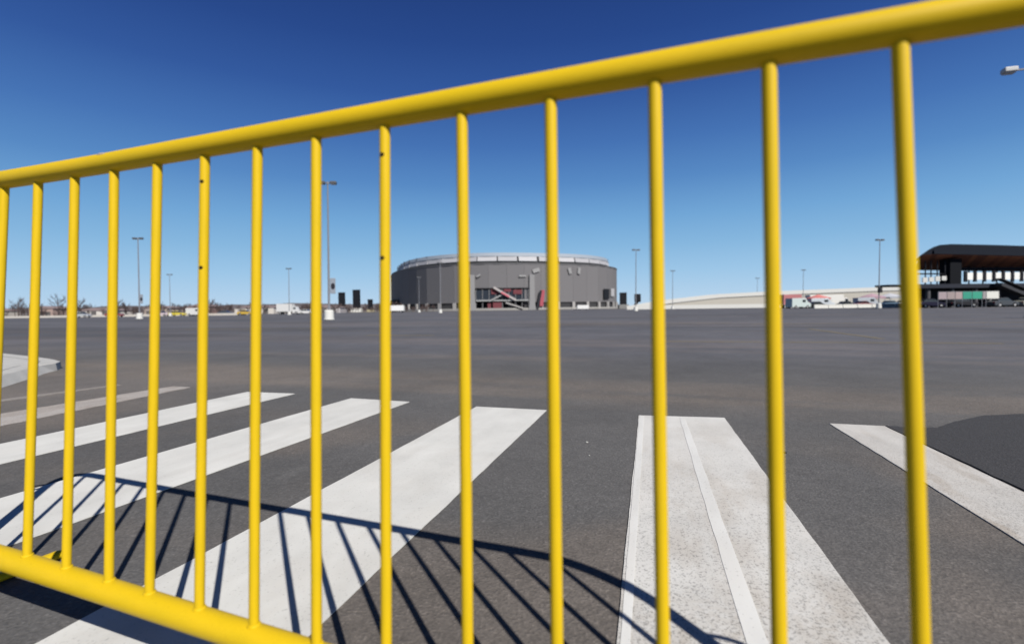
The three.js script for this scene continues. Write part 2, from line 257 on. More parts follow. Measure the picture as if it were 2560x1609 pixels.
// ---------------------------------------------------------------- lamp posts
const poleM = mat(0.19, 0.2, 0.23, 0.7), headM = mat(0.075, 0.078, 0.088, 0.6), concM = mat(0.62, 0.62, 0.60, 0.9), signM = mat(0.25, 0.28, 0.33, 0.6), discM = mat(0.03, 0.03, 0.04, 0.6), lensM = mat(0.5, 0.52, 0.55, 0.2);
const darkM = mat(0.03, 0.032, 0.04, 0.6);
function lampPost(x, z, label, { sign = false, turn = 0, box = false, H = 12, reach = 0.48, hm = headM } = {}) {
  const o = thing('lamp_post', label, 'lamp post', [x, 0, z], turn, 'lamp posts in the parking lot'); o.rotation.z = -0.012;
  part('base', new THREE.LatheGeometry([[0, 0], [0.46, 0], [0.46, 0.12], [0.40, 0.2], [0.39, 0.78], [0.33, 0.9], [0, 0.9]].map((p) => new THREE.Vector2(...p)), 20), concM, o);
  part('pole', cyl(0.1, 0.06, H - 0.9, 0, 0.9, 0, 12), poleM, o);
  part('bracket', [bx(reach * 2 - 0.1, 0.07, 0.07, 0, H - 0.08, 0), cyl(0.1, 0.1, 0.22, 0, H - 0.2, 0, 10)], poleM, o);
  for (const s of [-1, 1]) {
    const h = part('lamp_head', new RoundedBoxGeometry(0.54, 0.24, 0.42, 2, 0.06).translate(s * reach, H - 0.06, 0), hm, o);
    part('lens', bx(0.4, 0.03, 0.3, s * reach, H - 0.2, 0), lensM, h);
  }
  if (sign) {
    const p = part('lot_sign', new RoundedBoxGeometry(0.46, 1.35, 0.05, 2, 0.02).translate(0.36, 3.0, 0.06), signM, o);
    part('emblem', new THREE.CylinderGeometry(0.17, 0.17, 0.02, 24).rotateX(Math.PI / 2).scale(1, 1.6, 1).translate(0.38, 2.98, 0.1), discM, p);
    for (const y of [3.5, 2.5]) part('sign_arm', bx(0.36, 0.05, 0.05, 0.2, y, 0), poleM, p);
  }
  if (box) part('control_box', bx(0.55, 0.9, 0.4, 0, 3.2, 0.2), darkM, o);
  return o;
}
lampPost(-16.0, -43, 'tallest lamp post in the lot with a hanging sign and white base', { sign: true, turn: 0.08 });
lampPost(-55.3, -73, 'lamp post with a small hanging sign at the left, on a white base', { sign: true });
lampPost(-98, -141, 'faint thin lamp post right of the left signed one', { turn: 0.2 });
lampPost(-57.5, -127, 'faint lamp post between the two posts that carry signs', { turn: -0.15 });
lampPost(-17.0, -117, 'lamp post on a white base in front of the dark side of the stadium', { turn: 0.5 });
lampPost(-31.3, -166, 'faint lamp post at the left end of the stadium', { turn: 0.3 });
lampPost(24.2, -96, 'lamp post just right of the stadium', { turn: 0.1 });
lampPost(50.0, -153, 'faint lamp post above the low end of the white ramp', { turn: 0.2 });
lampPost(99.8, -200, 'faintest distant lamp post above the white ramp');
lampPost(93.0, -157, 'distant lamp post behind the white ramp near the vehicles', { turn: 0.1 });
lampPost(64.2, -86, 'dark lamp post with a control box left of the station', { turn: 0.1, box: true });
lampPost(25.35, -23.7, 'near lamp post at the right edge with one head in view', { turn: -0.3, reach: 1.35, hm: mat(0.5, 0.5, 0.5, 0.5) });

// ---------------------------------------------------------------- stadium
{
  const o = thing('stadium', 'large round grey louvred stadium with pale rim beyond the lot', 'stadium', [-14.6, 0, -462]);
  const N = 60, A = 95.7, n = 2.56, phi = 0.28;
  // plan: a rounded square turned a little to the left, walked in equal steps
  const raw = [...Array(2400).keys()].map((i) => { const t = i / 2400 * Math.PI * 2, c = Math.cos(t), q = Math.sin(t), x = A * Math.sign(c) * Math.abs(c) ** (2 / n), z = 127 * Math.sign(q) * Math.abs(q) ** (2 / n); return [x * Math.cos(phi) + z * Math.sin(phi), -x * Math.sin(phi) + z * Math.cos(phi)]; });
  const walk = (K) => { let tot = 0; const cum = [0]; for (let i = 0; i < 2400; i++) { const a = raw[i], b = raw[(i + 1) % 2400]; tot += Math.hypot(b[0] - a[0], b[1] - a[1]); cum.push(tot); } const out = []; let j = 0; for (let k = 0; k < K; k++) { const g = tot * k / K; while (cum[j + 1] < g) j++; out.push(raw[j]); } return out; };
  const P = walk(N), P180 = walk(180);
  const lm = [mat(0.202, 0.197, 0.21, 0.8), mat(0.195, 0.19, 0.203, 0.8), mat(0.21, 0.205, 0.218, 0.8)];
  // saw-tooth louvres: a one metre wide strip, stretched to the width of its bay
  const bay = (h0, h1) => {
    const p = [], k = Math.round((h1 - h0) / 1.15), q = (h1 - h0) / k, pos = [];
    for (let i = 0; i < k; i++) { const y = h0 + i * q; p.push([-0.3, y], [0, y + q * 0.97]); }
    p.push([-0.3, h1]);
    for (let i = 0; i + 1 < p.length; i++) { const [z0, y0] = p[i], [z1, y1] = p[i + 1]; pos.push(-0.5, y0, z0, 0.5, y0, z0, 0.5, y1, z1, -0.5, y0, z0, 0.5, y1, z1, -0.5, y1, z1); }
    const g = new THREE.BufferGeometry(); g.setAttribute('position', new THREE.Float32BufferAttribute(pos, 3)); g.computeVertexNormals(); return g;
  };
  // where a line from the middle at this bearing meets the wall, and which way the wall faces there
  const meet = (a) => { let best = 0, bd = 9; raw.forEach((p, i) => { const d = Math.abs(Math.atan2(Math.sin(Math.atan2(p[0], p[1]) - a), Math.cos(Math.atan2(p[0], p[1]) - a))); if (d < bd) { bd = d; best = i; } }); const p = raw[best], u = raw[(best + 2398) % 2400], v = raw[(best + 2) % 2400]; let nx = v[1] - u[1], nz = -(v[0] - u[0]); if (nx * p[0] + nz * p[1] < 0) { nx = -nx; nz = -nz; } return [p[0], p[1], Math.atan2(nx, nz)]; };
  const [ex, ez, ef] = meet(0.066);
  const ring = (prof, open) => {            // a section [outward, y] swept round the plan
    const pos = [], K = 180, at = (i, f) => { const p = P180[(i + K) % K], a = P180[(i + K - 1) % K], b = P180[(i + 1) % K], tx = b[0] - a[0], tz = b[1] - a[1], q = Math.hypot(tx, tz); let nx = tz / q, nz = -tx / q; if (nx * p[0] + nz * p[1] < 0) { nx = -nx; nz = -nz; } return [p[0] + nx * f[0], f[1], p[1] + nz * f[0]]; };
    for (let i = 0; i < K; i++) for (let k = 0; k + 1 < prof.length; k++) { const z0 = P180[i]; if (open && z0[1] > 0 && Math.abs(z0[0] - ex) < 18) continue; const a = at(i, prof[k]), b = at(i + 1, prof[k]), c = at(i + 1, prof[k + 1]), d = at(i, prof[k + 1]); pos.push(...a, ...b, ...c, ...a, ...c, ...d); }
    const g = new THREE.BufferGeometry(); g.setAttribute('position', new THREE.Float32BufferAttribute(pos, 3)); g.computeVertexNormals(); return g;
  };
  const full = bay(5.2, 31.6), high = bay(15.2, 31.6);
  for (let i = 0; i < N; i++) {
    const a = P[i], b = P[(i + 1) % N], mx = (a[0] + b[0]) / 2, mz = (a[1] + b[1]) / 2; let nx = b[1] - a[1], nz = -(b[0] - a[0]); if (nx * mx + nz * mz < 0) { nx = -nx; nz = -nz; }
    const w = part('wall_panel', mz > 0 && Math.abs(mx - ex) < 17 ? high : full, lm[Math.floor(hash(i, 5) * 3)], o); w.position.set(mx, 0, mz); w.rotation.y = Math.atan2(nx, nz); w.scale.x = Math.hypot(b[0] - a[0], b[1] - a[1]) - 0.1;
  }
  part('core_wall', ring([[-1.2, 15.2], [-1.2, 31.4]]), mat(0.05, 0.05, 0.055, 0.9), o); part('ground_wall', ring([[-1.2, 0], [-1.2, 15.2]], true), mat(0.05, 0.05, 0.055, 0.9), o);
  part('wall_cap', ring([[-6, 31.4], [0.15, 31.5], [0.15, 32.1], [-6, 32.2]]), mat(0.12, 0.12, 0.13, 0.6), o);
  const rf = -6;
  part('rim_beam', ring([[rf - 5, 32.2], [rf - 0.9, 32.2], [rf - 1.4, 37.35], [rf - 5, 37.35]]), mat(0.05, 0.05, 0.055, 0.7), o);
  const rp = (() => { const g = new THREE.ExtrudeGeometry(new THREE.Shape([[0, 33.9], [0.15, 34.1], [-0.6, 37.2], [-1.2, 37.2], [-0.7, 33.9]].map((p) => new THREE.Vector2(...p))), { depth: 1, bevelEnabled: false }).translate(0, 0, -0.5).rotateY(-Math.PI / 2); return g; })();
  const rpM = [mat(0.44, 0.44, 0.47, 0.7), mat(0.37, 0.37, 0.4, 0.7)], M = 48, Pm = walk(M), post = bb(0.5, 3.0, 0.5, 0, 37.0, 0);
  for (let i = 0; i < M; i++) {
    const a = Pm[i], b = Pm[(i + 1) % M], mx = (a[0] + b[0]) / 2, mz = (a[1] + b[1]) / 2; let nx = b[1] - a[1], nz = -(b[0] - a[0]); if (nx * mx + nz * mz < 0) { nx = -nx; nz = -nz; } const q = Math.hypot(nx, nz);
    const w = part('rim_panel', rp, rpM[hash(i, 9) > 0.5 ? 1 : 0], o); w.position.set(mx + nx / q * rf, 0, mz + nz / q * rf); w.rotation.y = Math.atan2(nx, nz); w.scale.x = q * 0.87;
    const c = part('parapet_post', post, darkM, o); c.position.set(a[0] * 0.935, 0, a[1] * 0.935); c.rotation.y = w.rotation.y;
  }
  part('parapet', ring([[rf - 1.4, 37.3], [rf - 0.5, 37.3], [rf - 1.5, 39.9], [rf - 2.1, 39.9]]), mat(0.26, 0.3, 0.36, 0.7), o);
  // colonnade below the louvres, front half
  const pier = new RoundedBoxGeometry(2.3, 5.3, 1.2, 1, 0.1).translate(0, 2.65, 0), pm = mat(0.34, 0.33, 0.33, 0.85);
  for (let i = 0; i < 60; i++) { const [x, z] = P[i]; if (z < -10 || (z > 0 && Math.abs(x - ex) < 20)) continue; const b = part('pier', pier, pm, o); b.position.set(x * 1.002, 0, z * 1.002); b.rotation.y = meet(Math.atan2(x, z))[2]; }
  part('plinth', ring([[-3, 1.5], [0.7, 1.5], [0.9, 0]]), mat(0.26, 0.255, 0.25, 0.9), o);
  // the great entrance: recessed glass hall, mullions, crossing escalators, flared white side piers
  const e = part('entrance_hall', [bx(38, 15.2, 0.4, 0, 7.6, -9), bx(0.4, 15.2, 9, -19, 7.6, -5), bx(0.4, 15.2, 9, 19, 7.6, -5), bx(38, 0.4, 9, 0, 15.0, -5)], mat(0.02, 0.02, 0.025, 0.5), o); e.position.set(ex, 0, ez); e.rotation.y = ef;
  for (let i = 0; i < 8; i++) part('glass_pane', bx(4.3, 6.6, 0.1, -15.75 + i * 4.5, 10.6, -1.6), new THREE.MeshPhysicalMaterial({ color: col(0.02, 0.025, 0.035), roughness: 0.25, specularIntensity: 0.4 }), e);
  part('floor_slab', bx(36, 0.9, 3, 0, 6.7, -1.4), mat(0.30, 0.31, 0.32, 0.7), e);
  for (let i = 0; i < 9; i++) part('mullion', bx(0.45, 14.5, 0.4, -18 + i * 4.5, 7.3, -1.3), mat(0.16, 0.16, 0.17, 0.6), e);
  const beam = (x0, y0, x1, y1, w, z) => { const q = Math.hypot(x1 - x0, y1 - y0); return new THREE.BoxGeometry(q, w, 1.2).rotateZ(Math.atan2(y1 - y0, x1 - x0)).translate((x0 + x1) / 2, (y0 + y1) / 2, z); };
  const redM = mat(0.13, 0.018, 0.028, 0.7), paleM = mat(0.40, 0.37, 0.375, 0.6);
  part('escalator', beam(-6, 15.6, 9, 6.8, 1.4, 0.6), paleM, e); part('escalator', beam(-9, 6.3, 1, 11.2, 0.9, 0.2), mat(0.3, 0.3, 0.31, 0.6), e); part('escalator', beam(2, 5.2, 14, 1.2, 1.1, 0.6), mat(0.3, 0.29, 0.29, 0.7), e);
  part('red_banner', beam(-1, 12.2, 4.5, 9.0, 1.1, 1.5), mat(0.52, 0.12, 0.16, 0.6), e);
  for (const [x, y, w, h] of [[-5, 12.6, 5, 3.2], [3.5, 13.6, 5, 2.0], [-9, 3, 2.2, 4], [-3.5, 3.4, 6, 4.5], [10.5, 12.4, 6, 3]]) part('red_banner', bx(w, h, 0.2, x, y, -1.0), redM, e);
  for (const k of [-1, 1]) part('side_pier', ext([[-2.6, 0], [2.6, 0], [2.0, 3], [1.7, 9], [1.6, 24], [-1.6, 24], [-1.7, 9], [-2.0, 3]], 2.2, 0.1).translate(k * 20.4, 0, -1.2), mat(0.23, 0.23, 0.24, 0.7), e);
  // leaning red and dark banner pier right of the entrance
  part('banner_pier', beam(23.8, 0.2, 26.6, 13, 1.6, -1), darkM, e); part('banner_pier', beam(26.8, 2.5, 28.2, 13.5, 2.4, -1.6), mat(0.36, 0.06, 0.09, 0.6), e);
  // pale sign panels high on the louvres, a dark window and a white board at the right end, black gate at the left end
  const on = (a, y, w, h, m, name, tilt = 0) => { const [x, z, f] = meet(a), b = part(name, new THREE.BoxGeometry(w, h, 0.5).rotateZ(tilt), m, o); b.position.set(x + Math.sin(f) * 0.5, y, z + Math.cos(f) * 0.5); b.rotation.y = f; };
  const pale = mat(0.26, 0.26, 0.27, 0.6);
  on(0.45, 27, 2.2, 4.2, pale, 'sign_panel', 0.3); on(0.51, 27.2, 2.2, 4.4, pale, 'sign_panel', -0.12); on(0.25, 27, 5, 2.6, pale, 'sign_panel', 0.3); on(0.175, 23.2, 5, 1.2, pale, 'sign_panel'); on(-0.06, 23.6, 3, 1.4, pale, 'sign_panel', 0.5);
  on(0.74, 11, 8, 7.6, mat(0.015, 0.016, 0.02, 0.5), 'window'); on(0.83, 12.4, 7, 6, mat(0.42, 0.42, 0.44, 0.6), 'white_board');
  on(-0.98, 5.5, 44, 8.0, mat(0.008, 0.008, 0.011, 0.8), 'gate');
}
// dark pylons round the stadium
const pylM = mat(0.012, 0.013, 0.018, 0.6), tanM = mat(0.34, 0.30, 0.2, 0.9);
function pylon(x, z, w, h0, h, label, baseM, lean = 0) {
  const o = thing('pylon', label, 'pylon', [x, 0, z], 0, 'dark pylons beside the stadium');
  part('base', new RoundedBoxGeometry(w * 1.5, h0, w * 1.1, 2, 0.15).translate(0, h0 / 2, 0), baseM, o);
  part('shaft', new RoundedBoxGeometry(w, h, w * 0.6, 2, 0.12).rotateZ(lean).translate(0, h0 + h / 2 - 0.05, 0), pylM, o);
  part('cap', new RoundedBoxGeometry(w * 1.04, 0.5, w * 0.66, 1, 0.1).translate(-Math.sin(lean) * h / 2, h0 + h, 0), pylM, o);
}
pylon(-103.6, -300, 3.6, 2.4, 9.6, 'dark pylon on a tan base left of the tallest one', tanM);
pylon(-94.6, -300, 4.0, 2.5, 11, 'tallest dark pylon on a white base left of the stadium', concM);
pylon(-86.3, -300, 2.8, 1.6, 6.0, 'short dark pylon nearest the left end of the stadium', tanM);
pylon(68, -300, 3.9, 2.6, 7.0, 'dark pylon at the right end of the stadium', mat(0.2, 0.2, 0.2, 0.9));
{
  const o = thing('pylon', 'small dark pylon on a slanting stem at the foot of the ramp', 'pylon', [76.2, 0, -300], 0, 'dark pylons beside the stadium');
  part('stem', new THREE.BoxGeometry(1.6, 5.2, 1.4).rotateZ(-0.45).translate(-0.6, 2.4, 0), mat(0.05, 0.05, 0.05, 0.7), o);
  part('head', new RoundedBoxGeometry(3.6, 5, 2.2, 2, 0.4).translate(0.6, 6.4, 0), pylM, o);
}

// ---------------------------------------------------------------- vehicles
const tyreM = mat(0.015, 0.015, 0.015, 0.9), winM = new THREE.MeshPhysicalMaterial({ color: col(0.02, 0.025, 0.03), roughness: 0.1, clearcoat: 0.5 }), rimM = mat(0.4, 0.4, 0.42, 0.4);
const wheelG = new THREE.CylinderGeometry(0.36, 0.36, 0.24, 18).rotateX(Math.PI / 2), hubG = new THREE.CylinderGeometry(0.19, 0.19, 0.26, 12).rotateX(Math.PI / 2);
function wheels(o, xs, w, s = 1) { for (const x of xs) for (const k of [-1, 1]) { const g = part('wheel', wheelG, tyreM, o); g.scale.setScalar(s); g.position.set(x, 0.36 * s, k * (w / 2 - 0.1)); part('rim', hubG, rimM, g); } }
function car(x, z, turn, c, label) {
  const o = thing('parked_car', label, 'car', [x, 0, z], turn, 'vehicles at the edge of the lot'), m = mat(...c, 0.3);
  part('body', ext([[-2.2, 0.35], [-2.2, 0.85], [-1.9, 0.98], [-1.2, 1.0], [1.0, 0.98], [2.1, 0.8], [2.2, 0.5], [2.2, 0.35]], 1.75), m, o);
  part('cabin', ext([[-1.6, 1.0], [-1.1, 1.42], [0.4, 1.45], [1.1, 1.0]], 1.5), winM, o);
  part('roof', ext([[-1.08, 1.45], [-0.95, 1.5], [0.25, 1.51], [0.4, 1.46]], 1.5), m, o);
  for (const k of [-1, 1]) { part('headlight', bx(0.06, 0.14, 0.34, 2.25, 0.68, k * 0.62), rimM, o); part('tail_light', bx(0.06, 0.14, 0.3, -2.25, 0.78, k * 0.65), mat(0.4, 0.01, 0.01, 0.4), o); }
  wheels(o, [-1.35, 1.4], 1.8); return o;
}
function van(x, z, turn, c, label) {
  const o = thing('van', label, 'van', [x, 0, z], turn, 'vehicles at the edge of the lot'), m = mat(...c, 0.4);
  part('body', ext([[-2.7, 0.4], [-2.7, 2.3], [1.2, 2.35], [1.9, 1.4], [2.7, 1.15], [2.75, 0.4]], 1.95), m, o);
  part('windscreen', bx(1.1, 0.06, 1.6, 1.62, 1.86, 0).rotateZ(0), winM, o).rotation.z = 0;
  for (const k of [-1, 1]) { part('side_window', bx(0.9, 0.55, 0.04, 0.7, 1.72, k * 0.99), winM, o); part('headlight', bx(0.06, 0.2, 0.3, 2.8, 0.85, k * 0.7), rimM, o); }
  wheels(o, [-1.7, 1.75], 1.95); return o;
}
function truck(x, z, turn, cab, box, label, len = 5) {
  const o = thing('box_truck', label, 'truck', [x, 0, z], turn, 'vehicles at the edge of the lot');
  part('cargo_box', new RoundedBoxGeometry(len, 2.5, 2.4, 2, 0.06).translate(-0.6, 2.15, 0), mat(...box, 0.5), o);
  part('cab', ext([[len / 2 - 0.5, 0.5], [len / 2 - 0.5, 2.5], [len / 2 + 0.5, 2.5], [len / 2 + 1.0, 1.5], [len / 2 + 1.5, 1.35], [len / 2 + 1.55, 0.5]], 2.1), mat(...cab, 0.35), o);
  for (const k of [-1, 1]) part('side_window', bx(0.8, 0.65, 0.04, len / 2 + 0.2, 1.95, k * 1.06), winM, o);
  part('chassis', bx(len + 1.4, 0.25, 1.2, 0.2, 0.7, 0), tyreM, o); wheels(o, [-len / 2 + 0.5, len / 2 + 0.75], 2.2, 1.25); return o;
}
function tent(x, z, turn, c, w, label) {
  const o = thing('canopy_tent', label, 'tent', [x, 0, z], turn, 'vehicles at the edge of the lot');
  part('canopy', new THREE.ConeGeometry(w * 0.74, 1.0, 4).rotateY(Math.PI / 4).translate(0, 3.0, 0), mat(...c, 0.8), o);
  part('valance', bx(w, 0.35, w, 0, 2.35, 0), mat(...c, 0.8), o);
  for (const a of [-1, 1]) for (const b of [-1, 1]) part('leg', cyl(0.05, 0.05, 2.3, a * w * 0.46, 0, b * w * 0.46, 8), poleM, o);
}
const W8 = [0.62, 0.62, 0.62], RED = [0.34, 0.035, 0.045], BLU = [0.12, 0.2, 0.3], DRK = [0.03, 0.03, 0.035];
// right: gathered between the ramp and the station
truck(69, -121, 0.05, RED, [0.42, 0.16, 0.17], 'box truck with a faded red body at the head of the vehicle row', 4.6);
van(66.4, -114, 0.3, [0.5, 0.58, 0.58], 'pale van at the left end of the vehicle row by the ramp');
car(71.6, -115.4, 0.1, DRK, 'black car in front of the faded red truck');
van(76.8, -122, -0.1, [0.55, 0.6, 0.66], 'white van right of the faded red truck');
tent(79.8, -128, 0, [0.6, 0.2, 0.19], 4, 'pink red canopy tent among the vehicles by the ramp');
truck(84.5, -132, 0, W8, [0.68, 0.68, 0.66], 'long white box truck in front of the ramp wall', 9);
car(79.6, -117, 0.2, DRK, 'dark car parked left of the maroon car');
car(83.0, -116, 0.1, [0.2, 0.02, 0.03], 'maroon car in the middle of the vehicle row');
van(86.6, -120, 0, [0.42, 0.46, 0.52], 'grey blue van right of the maroon car');
car(88.6, -115, 0.15, BLU, 'blue car near the right end of the vehicle row');
tent(91.6, -125, 0.2, [0.45, 0.3, 0.36], 4, 'mauve canopy tent behind the blue car');
car(92.8, -116, 0, [0.45, 0.47, 0.52], 'silver car at the right end of the vehicle row');
tent(97, -126, 0.1, [0.5, 0.52, 0.58], 4.5, 'pale grey canopy tent left of the station deck');
// left: along the far edge of the lot
car(-102, -150, 0.1, [0.62, 0.5, 0.06], 'bright yellow car at the far left edge of the lot');
van(-97.5, -152, 0, W8, 'white van beside the bright yellow car');
car(-107, -150, 0.1, [0.55, 0.45, 0.48], 'pale pinkish car left of the bright yellow one');
car(-84, -155, 0.2, [0.5, 0.33, 0.05], 'small orange yellow car further right along the far left edge');
truck(-73, -160, 0, W8, W8, 'white box truck left of the tallest lamp post', 5);
car(-66, -158, 0.1, W8, 'white car right of the white box truck at the left');
car(-92, -158, 0.1, [0.08, 0.09, 0.12], 'dark car between the white van and orange yellow car');
car(-118, -146, 0.1, [0.25, 0.06, 0.06], 'dull red car left of the pale pinkish one');
car(-126, -144, 0.1, [0.4, 0.42, 0.45], 'silver grey car near the left signed lamp post');
{ // trailer in front of the left end of the stadium
  const o = thing('trailer', 'long white trailer parked before the left end of the stadium', 'trailer', [-47.5, 0, -200]);
  part('body', new RoundedBoxGeometry(7.4, 2.2, 2.4, 2, 0.08).translate(0, 1.75, 0), mat(0.78, 0.78, 0.78, 0.5), o); part('chassis', bx(7, 0.2, 1.6, 0, 0.6, 0), tyreM, o); wheels(o, [-2.3, -1.4, 2.6], 2.2, 1.1);
}
{ // white trailer at the foot of the stadium, right of the entrance
  const o = thing('trailer', 'small white trailer below the right half of the stadium', 'trailer', [37.5, 0, -260]);
  part('body', new RoundedBoxGeometry(6, 2, 2.3, 2, 0.08).translate(0, 1.3, 0), mat(0.72, 0.72, 0.72, 0.5), o); wheels(o, [-1.8, 1.8], 2.2, 0.9);
}

// ---------------------------------------------------------------- ramp, verge and barriers
const wallW = mat(0.60, 0.60, 0.58, 0.85), wallT = mat(0.45, 0.425, 0.38, 0.95);
{
  const o = thing('ramp', 'long white concrete road ramp rising toward the station', 'ramp', [0, 0, -182]); o.rotation.y = -0.02;
  const topL = [[45, 1.3], [50, 2.2], [58, 3.4], [76, 5.2], [94, 5.9], [102, 6.1], [134, 6.9], [170, 7.2]];
  const sh = (f0, f1, dep, z0) => new THREE.ExtrudeGeometry(new THREE.Shape([...topL.map(([x, y]) => new THREE.Vector2(x, f1(y))), ...topL.slice().reverse().map(([x, y]) => new THREE.Vector2(x, f0(y)))]), { depth: dep, bevelEnabled: false }).translate(0, 0, z0);
  part('retaining_wall', sh(() => -0.3, (y) => y - 1.3, 9, -9), wallT, o);
  part('parapet', sh((y) => y - 1.35, (y) => y, 0.5, -0.2), wallW, o); part('parapet', sh((y) => y - 1.35, (y) => y, 0.5, -9.2), wallW, o);
  part('base_wall', bb(66, 1.5, 0.6, 75, -0.1, 1.5), wallW, o);
}
const jg = ext([[-0.3, 0], [-0.3, 0.1], [-0.14, 0.35], [-0.09, 0.82], [0.09, 0.82], [0.14, 0.35], [0.3, 0.1], [0.3, 0]], 3.0, 0.02).rotateY(Math.PI / 2);
const jersey = [];
function jerseyRow(x, z, n, dx, dz, text) {
  for (let i = 0; i < n; i++) { const m = part(numbered('concrete_barrier'), jg, wallW, scene); m.position.set(x + dx * i, 0, z + dz * i); m.rotation.y = -Math.atan2(dz, dx); m.userData = { label: text(i, n), category: 'barrier', group: 'low white concrete barriers' }; }
}
const ord = ['first', 'second', 'third', 'fourth', 'fifth', 'sixth', 'seventh'];
jerseyRow(73.8, -97, 3, 3.1, 0.6, (i) => `${ord[i]} white concrete barrier from the left under the station deck`);
jerseyRow(69.5, -110.5, 5, 3.1, 0.2, (i) => `${ord[i]} white concrete barrier from the left before the vehicle row`);
struct('verge', bb(150, 0.75, 6, -160, -0.1, -158), mat(0.52, 0.49, 0.45, 0.95), 'pale concrete strip along the left edge of the lot');

// ---------------------------------------------------------------- railway station
{
  const o = thing('station', 'dark railway station canopy with brown slatted underside at the right', 'station', [70.5, 0, -85], -0.22);
  o.rotation.y = 0.1;
  const roofM = mat(0.013, 0.016, 0.024, 0.95), brown = [mat(0.34, 0.11, 0.05, 0.8), mat(0.46, 0.16, 0.075, 0.8), mat(0.25, 0.08, 0.04, 0.8)], dk = mat(0.02, 0.021, 0.027, 0.8);
  const skew = (g, k = 0.85) => { const p = g.attributes.position; for (let i = 0; i < p.count; i++) p.setX(i, p.getX(i) - p.getZ(i) * k); g.computeVertexNormals(); return g; };   // the hall runs back at a slant
  const prof = [[0, 8.95], [0.4, 9.25], [1.5, 9.95], [2.6, 10.5], [3.8, 10.85], [6, 11.0], [14, 10.85], [26, 10.5], [44, 9.9], [44, 8.5], [26, 9.1], [6, 9.5], [1.2, 9.2]];
  part('roof', skew(new THREE.ExtrudeGeometry(new THREE.Shape(prof.map((p) => new THREE.Vector2(...p))), { depth: 12, bevelEnabled: false }).translate(0, 0, -12)), roofM, o);
  const slat = skew(new THREE.BoxGeometry(0.97, 0.22, 11.6).rotateX(-0.15).translate(0, 0, -6));
  for (let i = 0; i < 44; i++) part('soffit_slat', slat, brown[Math.floor(hash(i, 3) * 3)], o).position.set(0.9 + i * 0.98, 8.35 - i * 0.018, 0);
  part('fascia', new THREE.BoxGeometry(42, 0.62, 0.3).rotateZ(-0.022).translate(23.4, 9.12, 0.15), roofM, o);
  part('deck', skew(new THREE.BoxGeometry(50, 0.7, 12, 20).translate(23, 3.75, -6)), mat(0.03, 0.033, 0.045, 0.9), o);
  part('deck_tail', bx(6.4, 0.35, 3, -2.4, 3.9, -1.6), dk, o);
  for (const x of [1.4, 2.5, 3.7, 5.2]) part('column', cyl(0.1, 0.1, 4.2, x + 1.2, 4.05, -1.5, 10), dk, o);
  for (const x of [12.5, 15.5, 18.5, 22, 26]) part('column', cyl(0.12, 0.12, 4.0, x + 6, 4.05, -8, 10), dk, o);
  part('pier', bb(2.2, 4.5, 2, 8.0, 4.05, -2), mat(0.008, 0.009, 0.012, 0.9), o);
  part('cross_beam', bx(6, 0.22, 0.3, 4.4, 6.0, -2), dk, o); part('cross_beam', bx(26, 0.5, 0.3, 23, 6.9, -3), dk, o);
  for (let i = 0; i < 4; i++) part('window_panel', bx(0.9, 0.85 - 0.1 * (i % 2), 0.15, 1.9 + i * 1.22, 4.85 + 0.1 * i, -0.9), mat(0.55, 0.55, 0.53, 0.6), o);
  for (let i = 0; i < 7; i++) part('window_panel', bx(1.2, 1.25, 0.15, 10.6 + i * 1.85, 5.45, -0.9), mat(0.8, 0.8, 0.78, 0.6), o);
  for (let i = 0; i < 8; i++) part('window_frame', bx(0.5, 1.9, 0.3, 9.65 + i * 1.85, 5.4, -0.8), dk, o);
  part('under_wall', bx(44, 3.4, 0.5, 25, 1.75, -4), mat(0.035, 0.036, 0.042, 0.9), o);
  for (let i = 0; i < 9; i++) part('deck_column', cyl(0.35, 0.35, 3.4, 2.4 + i * 4.6, 0, -0.8, 14), mat(0.06, 0.06, 0.07, 0.8), o);
  const flight = (y, w) => new THREE.BoxGeometry(10.8, w, 1.2).rotateZ(-0.36).translate(19, y, 1);
  part('stair', flight(2.0, 0.5), mat(0.05, 0.052, 0.06, 0.8), o); part('handrail', flight(3.0, 0.12), mat(0.05, 0.052, 0.06, 0.8), o);
}
// fence below the station hung with cloth banners
{
  const o = thing('banner_fence', 'low fence hung with grey, green and white banners below the station', 'fence', [70.2, 0, -80.5], -0.05);
  const cs = [[0.34, 0.27, 0.29], [0.31, 0.25, 0.25], [0.36, 0.28, 0.28], [0.02, 0.27, 0.19], [0.025, 0.30, 0.2], [0.3, 0.28, 0.29], [0.66, 0.66, 0.62]], ws = [1.35, 1.3, 1.15, 1.5, 1.6, 0.6, 2.0];
  let x = -0.4; ws.forEach((w, i) => { part('banner', bx(w - 0.1, 1.15, 0.05, x + w / 2, 2.0, 0.06), mat(...cs[i], 0.8), o).userData.label = ['', '', '', 'green banner', 'green banner', '', 'white banner'][i] || 'grey pink banner'; part('post', cyl(0.04, 0.04, 2.6, x, 0, 0, 8), poleM, o); x += w; });
  part('post', cyl(0.04, 0.04, 2.6, x, 0, 0, 8), poleM, o); part('rail', [bx(x + 0.4, 0.05, 0.05, (x - 0.4) / 2, 2.6, 0), bx(x + 0.4, 0.05, 0.05, (x - 0.4) / 2, 1.36, 0)], poleM, o);
}
car(82.2, -82.5, 0.1, [0.06, 0.065, 0.075], 'dark grey car by the station right of the white banner');
car(76.0, -83.2, 0.05, DRK, 'black car behind the green banners below the station');
car(70.8, -83.5, 0.05, [0.02, 0.02, 0.04], 'dark blue car behind the grey banners below the station');
car(88.5, -84, 0.1, [0.3, 0.3, 0.26], 'dull beige car at the right edge below the station');

